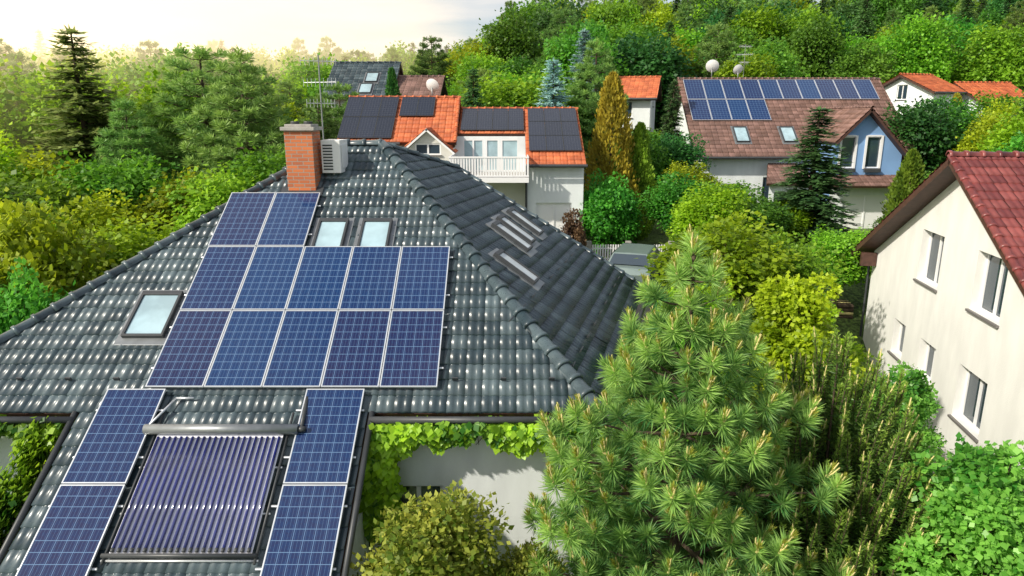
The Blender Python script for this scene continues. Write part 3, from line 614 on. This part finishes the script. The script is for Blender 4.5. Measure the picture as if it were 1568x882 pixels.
def longpine(nm,seed,Hh,R,step=.3,K=90,z0=.15,Ln=(.15,.23),w=.006,lm=None,pw=.75,nb=7,cand=True,sh=.16,dens=.30,ff=.55,rise=.28,lat=(.16,.38)):
    global rng; rng=np.random.default_rng(seed); q=QB(); tube(q,(0,0,-.3),(0,0,Hh-.2),Hh*.014,.03,8,0)
    z=Hh*z0; TC=[];TA=[];TB=[]
    while z<Hh-.35:
        f=1-z/Hh; r0=R*min(1,f/ff)**pw+.03; n_=nb if f>.15 else 4
        for i in range(n_):
            az=2*np.pi*i/n_+rng.uniform(-.4,.4)+z*2; r=r0*rng.uniform(.66,1.14); dr=np.array([np.cos(az),np.sin(az),0]); sd=np.array([-dr[1],dr[0],0])
            end=dr*r+np.array([0,0,z+rise*r]); st=np.array([0,0,z]); mid=dr*r*.5+np.array([0,0,z+.06*r])
            tube(q,st,mid,.012+.012*r,.01+.006*r,5,0); tube(q,mid,end,.01+.006*r,.008,5,0)
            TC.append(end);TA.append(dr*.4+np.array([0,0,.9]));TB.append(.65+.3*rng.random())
            k=int(r/dens)
            for j in range(k):
                t=.3+.68*(j+.5)/max(1,k); b=(mid+(end-mid)*(t*2-1)) if t>.5 else (st+(mid-st)*t*2)
                for s in (-1,1):
                    off=sd*s*rng.uniform(*lat)*(1.25-t*.7)*min(1,r)+dr*.12+np.array([0,0,rng.uniform(.0,.14)]); e=b+off
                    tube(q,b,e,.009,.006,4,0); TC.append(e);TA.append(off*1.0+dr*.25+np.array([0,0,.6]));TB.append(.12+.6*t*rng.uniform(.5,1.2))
                if rng.random()<.4: TC.append(b+np.array([0,0,.08])); TA.append(dr*.3+np.array([0,0,.9])); TB.append(.25+.4*t)
        z+=step*(.75+.35*f)
    for i in range(4): TC.append(np.array([rng.normal(0,.03),rng.normal(0,.03),Hh-.6+.13*i])); TA.append(np.array([rng.normal(0,.1),rng.normal(0,.1),1])); TB.append(.85)
    c=np.array(TC);a=unit(np.array(TA));tb=np.array(TB)
    needles(q,c-a*.04,a,K,*Ln,w,sh,tb=tb,grad=.45 if cand else 0,th=(15,95) if cand else (25,80))
    if cand:
        for i in range(len(c)):
            if tb[i]>.42:
                for rr in range(3):
                    o_=rng.normal(0,.03,3); tube(q,c[i]+a[i]*(sh*.6)+o_*.2,c[i]+a[i]*(sh+.08)+o_+np.array([0,0,.07]),.016,.008,5,2)
                needles(q,(c[i]+a[i]*sh)[None],(a[i]+np.array([0,0,.4]))[None],30,.08,.15,w*1.1,.12,(12,35),mi=3,tb=np.array([.8]))
    return q.mesh(nm,[M['bark'],lm or LF['pine'],M['candle'],LF['shrubby']])
def mugo(nm,seed,Hh,R,ns,lm):
    global rng; rng=np.random.default_rng(seed); q=QB()
    th=rng.uniform(0,2*np.pi,ns); rr=np.sqrt(rng.random(ns))*R; lob=1+.12*np.sin(th*5)+.1*np.sin(th*3+rr*4); zt=Hh*(1-.45*(rr/R)**1.6)*rng.uniform(.8,1,ns)*np.clip(lob,.85,1.05)
    lift=rng.random(ns)<.3; zt[lift]*=rng.uniform(.45,.85,lift.sum())
    base=np.stack([rr*np.cos(th),rr*np.sin(th),zt-.45],1); out=np.stack([np.cos(th)*rr/R*.3,np.sin(th)*rr/R*.3,np.ones(ns)],1)+rng.normal(0,.10,(ns,3)); out=unit(out)
    for i in range(ns): tube(q,base[i],base[i]+out[i]*.5,.012,.008,4,0)
    for i in range(0,ns,3): tube(q,(base[i][0]*.15,base[i][1]*.15,max(0,base[i][2]*.3)),base[i],.03,.012,5,0)
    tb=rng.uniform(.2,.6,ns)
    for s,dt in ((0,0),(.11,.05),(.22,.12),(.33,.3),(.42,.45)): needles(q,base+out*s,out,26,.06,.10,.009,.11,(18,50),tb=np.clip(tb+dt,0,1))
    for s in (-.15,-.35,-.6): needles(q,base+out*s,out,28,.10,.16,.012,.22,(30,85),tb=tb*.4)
    i=rng.random(ns)<.6; b=base[i];o=out[i]
    for j in range(len(b)): tube(q,b[j]+o[j]*.45,b[j]+o[j]*.62,.014,.007,5,2)
    return q.mesh(nm,[M['bark'],lm,M['candle']])
def column(nm,seed,Hh,R,lm,nl=9000,ls=.16):
    global rng; rng=np.random.default_rng(seed); q=QB(); tube(q,(0,0,-.2),(0,0,Hh*.8),.08,.03,6,0)
    z=rng.random(nl)*Hh; th=rng.uniform(0,2*np.pi,nl); f=z/Hh; prof=R*np.clip(np.minimum((f+.08)/.25,1),0,1)*np.clip(1-f,0,1)**.55
    lump=1+.16*np.sin(th*3+z*2.2)+.1*np.sin(th*7-z*4)+rng.normal(0,.08,nl); r=prof*lump*rng.uniform(.72,1.05,nl)
    c=np.stack([r*np.cos(th),r*np.sin(th),z*.97+.05],1); ax=np.stack([np.cos(th)*.45,np.sin(th)*.45,np.ones(nl)],1)+rng.normal(0,.3,(nl,3))
    t=np.clip(.5+.25*np.sin(th*3+z*2.2)+rng.normal(0,.2,nl),0,1); L_=ls*rng.uniform(.6,1.3,nl); leaves(q,c,ax,L_,L_*.28,1,t,.15); return q.mesh(nm,[M['bark'],lm])
D=[decid('dec_a',11,10,3.2,2.0,46,13000,.25,LF['mid']),decid('dec_b',12,10,2.8,1.6,52,13000,.24,LF['green']),decid('dec_c',13,10,3.0,1.2,48,13000,.24,LF['lime']),decid('dec_d',14,10,3.4,2.2,44,12000,.26,LF['deep']),decid('dec_e',15,10,2.4,1.5,50,12000,.22,LF['lime'],blobr=(.22,.4))]
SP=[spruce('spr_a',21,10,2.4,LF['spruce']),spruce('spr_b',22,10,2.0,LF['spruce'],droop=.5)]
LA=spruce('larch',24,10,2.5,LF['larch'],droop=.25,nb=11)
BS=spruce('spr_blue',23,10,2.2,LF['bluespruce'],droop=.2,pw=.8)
PF=[longpine('pin_a',31,10,2.1,.55,32,.2,(.24,.38),.02,LF['pinefar'],cand=False,nb=7,dens=.36),longpine('pin_b',32,10,2.5,.6,32,.25,(.24,.38),.02,LF['pinefar'],pw=.6,cand=False,nb=7,dens=.36)]
TH=column('thu',41,5,1.0,LF['thuja']); TG=column('thg',42,6,1.3,LF['gold']); TD=column('cyp',43,8,1.0,LF['deep'],10000,.18)
BU=[decid('bush_a',51,4,2.2,.1,60,16000,.15,LF['lime'],limb=True,blobr=(.2,.36)),decid('bush_b',52,4,2.0,.1,60,16000,.15,LF['green'],blobr=(.2,.34))]
def put(nm,me,x,y,h,nom,w=None,rot=None,parent=None,dz=0):
    o=bpy.data.objects.new(nm,me); COL.objects.link(o); s=h/nom; w=(w if w else 1)*s
    o.location=(x,y,ht(x,y)-.1+dz); o.scale=(w,w,s); o.rotation_euler=(0,0,rot if rot is not None else random.uniform(0,6.28))
    if parent:o.parent=parent
    return o
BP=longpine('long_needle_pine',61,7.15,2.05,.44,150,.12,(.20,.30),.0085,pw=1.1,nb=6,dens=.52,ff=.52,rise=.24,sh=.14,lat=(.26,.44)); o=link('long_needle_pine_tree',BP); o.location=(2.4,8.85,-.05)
MG=mugo('mugo',62,5.6,1.8,760,LF['mugo']); o=link('mountain_pine',MG); o.location=(4.95,9.7,-.1)
me=decid('fresh',63,5.1,1.35,.2,60,26000,.10,LF['fresh'],blobr=(.16,.30),stray=.25); o=link('leafy_shrub',me); o.location=(6.35,8.15,0)
o=link('leafy_shrub',me); o.location=(7.6,12.6,0); o.scale=(.75,.75,.86); o.rotation_euler=(0,0,2)
me=decid('yel',64,3.5,1.45,.2,60,17000,.10,LF['shrubby'],blobr=(.13,.27),wr=.36,stray=.3); o=link('yellow_leaf_shrub',me); o.location=(-1.25,8.7,0)
o=link('yellow_leaf_shrub',me); o.location=(.1,8.8,-.2); o.scale=(.6,.6,.80)
me=decid('lt',65,6.1,1.35,.5,60,22000,.12,LF['lime'],blobr=(.16,.30),stray=.25); o=link('young_leafy_tree',me); o.location=(6.2,14.2,0)
o=link('young_leafy_tree',me); o.location=(7.7,16.5,0); o.scale=(.9,.9,.75); o.rotation_euler=(0,0,1)
put('lime_tree',D[4],6.3,19.8,6.6,10,1.35); put('lime_tree',D[2],4.9,17.5,4.9,10,.9); put('leafy_tree',D[0],8.4,21,5.4,10,1.1)
put('leafy_shrub',BU[0],4.4,12.2,3.3,4,.6)
put('juniper_bush',TH,3.35,13.2,5.0,5,1.1); put('juniper_bush',TH,4.1,14.6,4.6,5,1.1)
put('leafy_shrub',BU[1],7.3,7.2,2.6,4,.9); put('leafy_shrub',BU[1],3.6,6.4,2.2,4,.9)
put('rhododendron_bush',BU[1],4.2,30.5,3.9,4,.9); put('purple_leaf_shrub',decid('pur',66,3,1,.1,25,5000,.16,LF['purple']),2.6,28.3,2.5,3,.7)
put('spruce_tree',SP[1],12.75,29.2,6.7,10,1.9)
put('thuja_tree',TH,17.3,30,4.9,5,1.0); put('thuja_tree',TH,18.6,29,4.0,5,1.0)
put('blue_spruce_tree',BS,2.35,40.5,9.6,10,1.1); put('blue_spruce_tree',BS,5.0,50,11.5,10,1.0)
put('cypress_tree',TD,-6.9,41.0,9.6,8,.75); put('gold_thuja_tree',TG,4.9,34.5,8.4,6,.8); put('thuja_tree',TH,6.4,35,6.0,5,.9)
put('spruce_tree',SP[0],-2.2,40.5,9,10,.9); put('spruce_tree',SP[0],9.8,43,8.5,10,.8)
for x,y,h,m,w in ((7.2,30,4.2,D[1],1.2),(8.6,33,4.6,D[4],1.2),(10,31.5,3.6,D[0],1.4),(7.8,26.5,4.2,D[2],1.2),(9.8,27,3.4,D[1],1.4),(11.6,29,3.0,D[2],1.4),(12,24.5,3.4,D[0],1.2),(7,37,6,D[1],1),(8.8,38,5.5,D[3],1),
  (15.6,27,3.0,D[1],1.3),(20,31,4.5,D[1],1.2),(22,33,5,D[4],1.2),(24.5,33,6,D[1],1.1),(27,36,7.5,D[2],1),(22.6,30,4.5,D[4],1.2),(25,28,5.8,D[1],1),(29,35,7,D[3],1),(24.5,42,7.5,D[3],1),(27,44,8,D[1],1),(30,42,8,D[4],1),(27,39,7,D[2],.9),(33.5,48,8,D[0],1),(36,47,7.6,D[1],1),(38.5,50,8.2,D[4],.9),(7.4,44,5.9,D[4],1),(9.4,46,5.6,D[0],1.1)):
    put('leafy_tree',m,x,y,h,10,w*1.1)
put('spruce_tree',SP[0],28.0,38,8.5,10,1);put('gold_thuja_tree',TG,29.5,47,7.5,6,.7)
Lx=[(-13.5,18.5,6.6,BU[0],4,.75),(-16,21,6.6,D[2],10,1.3),(-14.8,24,6.8,D[4],10,1.2),(-12.8,22,6.0,D[2],10,1.3),(-17.5,24.5,7.3,D[0],10,1.2),(-13.2,27,7.0,D[2],10,1.2),(-11.0,26.2,6.8,D[0],10,1.1),(-15.9,27.5,7.8,D[0],10,1.1),(-20,26,8.4,D[4],10,1.2),(-18.8,28.5,7.9,D[2],10,1.1),
 (-12.0,16.0,5.2,BU[1],4,.7),(-13.6,16.3,5.6,D[1],10,1.3),(-11.9,13.5,4.2,D[1],10,1.4),(-9.4,27.5,7.0,D[0],10,1),(-22.5,29,9.3,D[2],10,1)]
for x,y,h,m,nm_,w in Lx: put('leafy_tree',m,x,y,h,nm_,w)
for x,y,h,w,k in ((-11.6,30.5,11.2,1.1,0),(-15.0,34.5,12.0,1.2,1),(-13.3,36,11.2,1.1,1),(-9.2,33.5,8.6,1,0),(-8.9,36.5,9.2,1,1),(-17,31,9.5,1.1,0)): put('pine_tree',PF[k],x,y,h,10,w)
put('larch_tree',LA,-19.8,32.5,12.8,10,1.35)
put('leafy_tree',D[2],-27.5,35,12.5,10,1.1); put('leafy_tree',D[0],-22.5,36,12,10,1); put('leafy_tree',D[4],-25,32,10.5,10,1.2)
FO=empty('distant_forest'); rnd=random.Random(9)
Y=38.
while Y<150:
    sp=3.7+Y*.034; X=-.86*Y-4
    while X<.86*Y+6:
        x=X+rnd.uniform(-.4,.4)*sp; y=Y+rnd.uniform(-.4,.4)*sp; r=x/y; X+=sp
        if -.285<r<-.10 and y<53: continue
        if -.10<=r<.12 and y<41: continue
        if .12<=r<.2 and y<56: continue
        if .2<=r<.58 and y<55: continue
        if r>=.5 and y<65: continue
        far=min(1,y/85); k=.10 if r<-.06 else (.10+.07*min(1,(r+.06)/.1))
        top=8.6+k*y*(.3+.7*far)+rnd.gauss(0,1.2)
        hgt=max(5.5,min(24,top-ht(x,y)))
        u=rnd.random(); pc=.45 if r>.05 else .18
        if u<pc: m=rnd.choice(SP+PF) if r>-.1 else rnd.choice(PF+[LA]); w=rnd.uniform(.85,1.1); 
        else: m=rnd.choice([D[0],D[0],D[1],D[2],D[2],D[4],D[4]]) if r<0 else rnd.choice([D[0],D[0],D[1],D[1],D[2],D[3],D[4]]); w=rnd.uniform(.85,1.15); hgt*=.95
        put('forest_tree',m,x,y,hgt,10,w*min(1.4,(13/hgt)**.5),rnd.uniform(0,6.28),FO)
    Y+=sp*.92
def ivy(nm,segs,nl,ls):
    global rng; rng=np.random.default_rng(77); q=QB(); tot=sum(s[6] for s in segs)
    for (p0,p1,th,drop,nout,zoff,w) in segs:
        n_=int(nl*w/tot); t=rng.random(n_); p0=np.array(p0,float);p1=np.array(p1,float); c=p0+(p1-p0)*t[:,None]
        s=np.linalg.norm(p1-p0)*t; ed=drop*(.6+.22*np.sin(s*2.3+1)+.18*np.sin(s*6.1)+.12*np.sin(s*13))
        dz=rng.random(n_)**.8*ed; nout=np.array(nout,float); c=c+nout*(rng.random(n_)**.5*th*(1-.4*dz/np.maximum(ed,.01)))[:,None]+rng.normal(0,.03,(n_,3)); c[:,2]+=zoff-dz
        ax=nout*.5+np.array([0,0,-.8])+rng.normal(0,.35,(n_,3)); L_=ls*rng.uniform(.6,1.25,n_)
        leaves(q,c,ax,L_,L_*.42,1,np.clip(.45+.3*np.sin(s*3)+rng.normal(0,.28,n_),0,1),.18,nout+np.array([0,0,.6]))
        for i in range(int(max(3,abs(w)*2))): 
            a=p0+(p1-p0)*rng.random(); tube(q,a+nout*.05,a+nout*.05+np.array([rng.normal(0,.2),0,-drop*.8]),.012,.005,4,0)
    return q.mesh(nm,[M['bark'],LF['ivy']])
link('climbing_ivy',ivy('ivy_r',[((-2.35,10.95,3.62),(1.3,10.95,3.62),.5,.7,(0,-1,0),0.02,6),((-2.55,11.0,3.3),(-2.0,11.0,3.3),.6,1.9,(-.1,-1,0),.1,2.6),((.9,11.0,3.5),(1.4,11.0,3.5),.5,1.3,(.2,-1,0),0,1.6)],7500,.15))
link('climbing_ivy',ivy('ivy_l',[((-7.5,7.9,1.85),(-7.5,10.7,3.62),.55,1.6,(-1,-.3,0),.15,7),((-10.4,10.95,3.62),(-7.5,10.95,3.62),.45,.55,(0,-1,0),0,4),((-8.1,10.9,3.5),(-7.4,10.9,3.5),.6,2.6,(-.3,-1,0),0,3),((-10.6,10.95,3.5),(-9.7,10.95,3.5),.5,2.6,(0,-1,0),0,1.5)],13500,.14))
link('climbing_ivy',ivy('ivy_e',[((1.9,11.6,3.85),(2.9,15.2,3.85),.45,1.4,(.965,-.26,0),.1,4)],3000,.13))
put('leafy_shrub',BU[1],-9.4,8.6,2.2,4,.9);put('leafy_shrub',BU[1],-8.6,7.6,1.5,4,.9)
# ------------------------------------------------------------------ air haze over the left valley: scattering volume, golden glow put in as emission
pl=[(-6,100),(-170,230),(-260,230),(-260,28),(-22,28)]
mb=MB([]); k=len(pl); mb.add([(x,y,-5) for x,y in pl]+[(x,y,45) for x,y in pl],[tuple(range(k))[::-1],tuple(range(k,2*k))]+[(i,(i+1)%k,(i+1)%k+k,i+k) for i in range(k)]); o=mb.obj('glowing_haze')
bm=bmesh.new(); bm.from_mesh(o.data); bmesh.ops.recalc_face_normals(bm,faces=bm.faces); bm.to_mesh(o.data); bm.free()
m=bpy.data.materials.new('haze'); m.use_nodes=True; N=m.node_tree.nodes; N.remove(N['Principled BSDF'])
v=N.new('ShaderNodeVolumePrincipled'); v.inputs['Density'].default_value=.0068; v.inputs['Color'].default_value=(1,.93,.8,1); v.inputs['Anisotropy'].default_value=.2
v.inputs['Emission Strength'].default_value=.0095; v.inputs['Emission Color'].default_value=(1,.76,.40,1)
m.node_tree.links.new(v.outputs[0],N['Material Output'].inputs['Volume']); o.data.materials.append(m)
# ------------------------------------------------------------------ camera, light, world
cam=bpy.data.cameras.new('camera'); co=bpy.data.objects.new('camera',cam); COL.objects.link(co); co.location=(0,0,8.6); co.rotation_euler=(R_(76),0,0)
cam.lens=24; cam.sensor_width=36; cam.clip_end=5000; cam.clip_start=.1; S.camera=co
tosun=Vector((-.66,-.42,.58)).normalized(); el=math.asin(tosun.z)
su=bpy.data.lights.new('sun','SUN'); su.energy=5.0; su.angle=R_(1.5); su.color=(1,.93,.80); so=bpy.data.objects.new('sun',su); COL.objects.link(so); so.rotation_euler=tosun.to_track_quat('Z','Y').to_euler()
W=bpy.data.worlds.new('World'); S.world=W; W.use_nodes=True; N=W.node_tree.nodes; L=W.node_tree.links
sk=N.new('ShaderNodeTexSky'); sk.sky_type='NISHITA'; sk.sun_disc=False; sk.sun_elevation=el; sk.sun_rotation=math.atan2(tosun.x,tosun.y)%(2*math.pi)
sk.dust_density=2; sk.air_density=1.0
tc=N.new('ShaderNodeTexCoord'); vm=N.new('ShaderNodeVectorMath'); vm.operation='DOT_PRODUCT'; vm.inputs[1].default_value=Vector((-.64,.76,.10)).normalized()
L.new(tc.outputs['Generated'],vm.inputs[0])
mx=N.new('ShaderNodeMath'); mx.operation='MAXIMUM'; mx.inputs[1].default_value=0; L.new(vm.outputs['Value'],mx.inputs[0])
pw=N.new('ShaderNodeMath'); pw.operation='POWER'; pw.inputs[1].default_value=8; L.new(mx.outputs[0],pw.inputs[0])
mp=N.new('ShaderNodeMapping'); mp.inputs['Scale'].default_value=(2,2,14); L.new(tc.outputs['Generated'],mp.inputs[0])
cn=N.new('ShaderNodeTexNoise'); cn.inputs['Scale'].default_value=2; cn.inputs['Detail'].default_value=7; L.new(mp.outputs[0],cn.inputs['Vector'])
cmr=N.new('ShaderNodeMapRange'); cmr.inputs[1].default_value=.38; cmr.inputs[2].default_value=.64; cmr.inputs[3].default_value=.1; cmr.inputs[4].default_value=.8; L.new(cn.outputs['Fac'],cmr.inputs[0])
cmix=N.new('ShaderNodeMix'); cmix.data_type='RGBA'; cmix.inputs[7].default_value=(6.3,6.0,5.7,1); L.new(cmr.outputs[0],cmix.inputs[0]); L.new(sk.outputs[0],cmix.inputs[6])
gl=N.new('ShaderNodeMix'); gl.data_type='RGBA'; gl.blend_type='ADD'; gl.inputs[7].default_value=(5.5,3.9,2.1,1); L.new(pw.outputs[0],gl.inputs[0]); L.new(cmix.outputs[2],gl.inputs[6])
L.new(gl.outputs[2],N['Background'].inputs[0]); N['Background'].inputs[1].default_value=.15
S.view_settings.view_transform='Standard'; S.view_settings.look='None'; S.view_settings.exposure=0
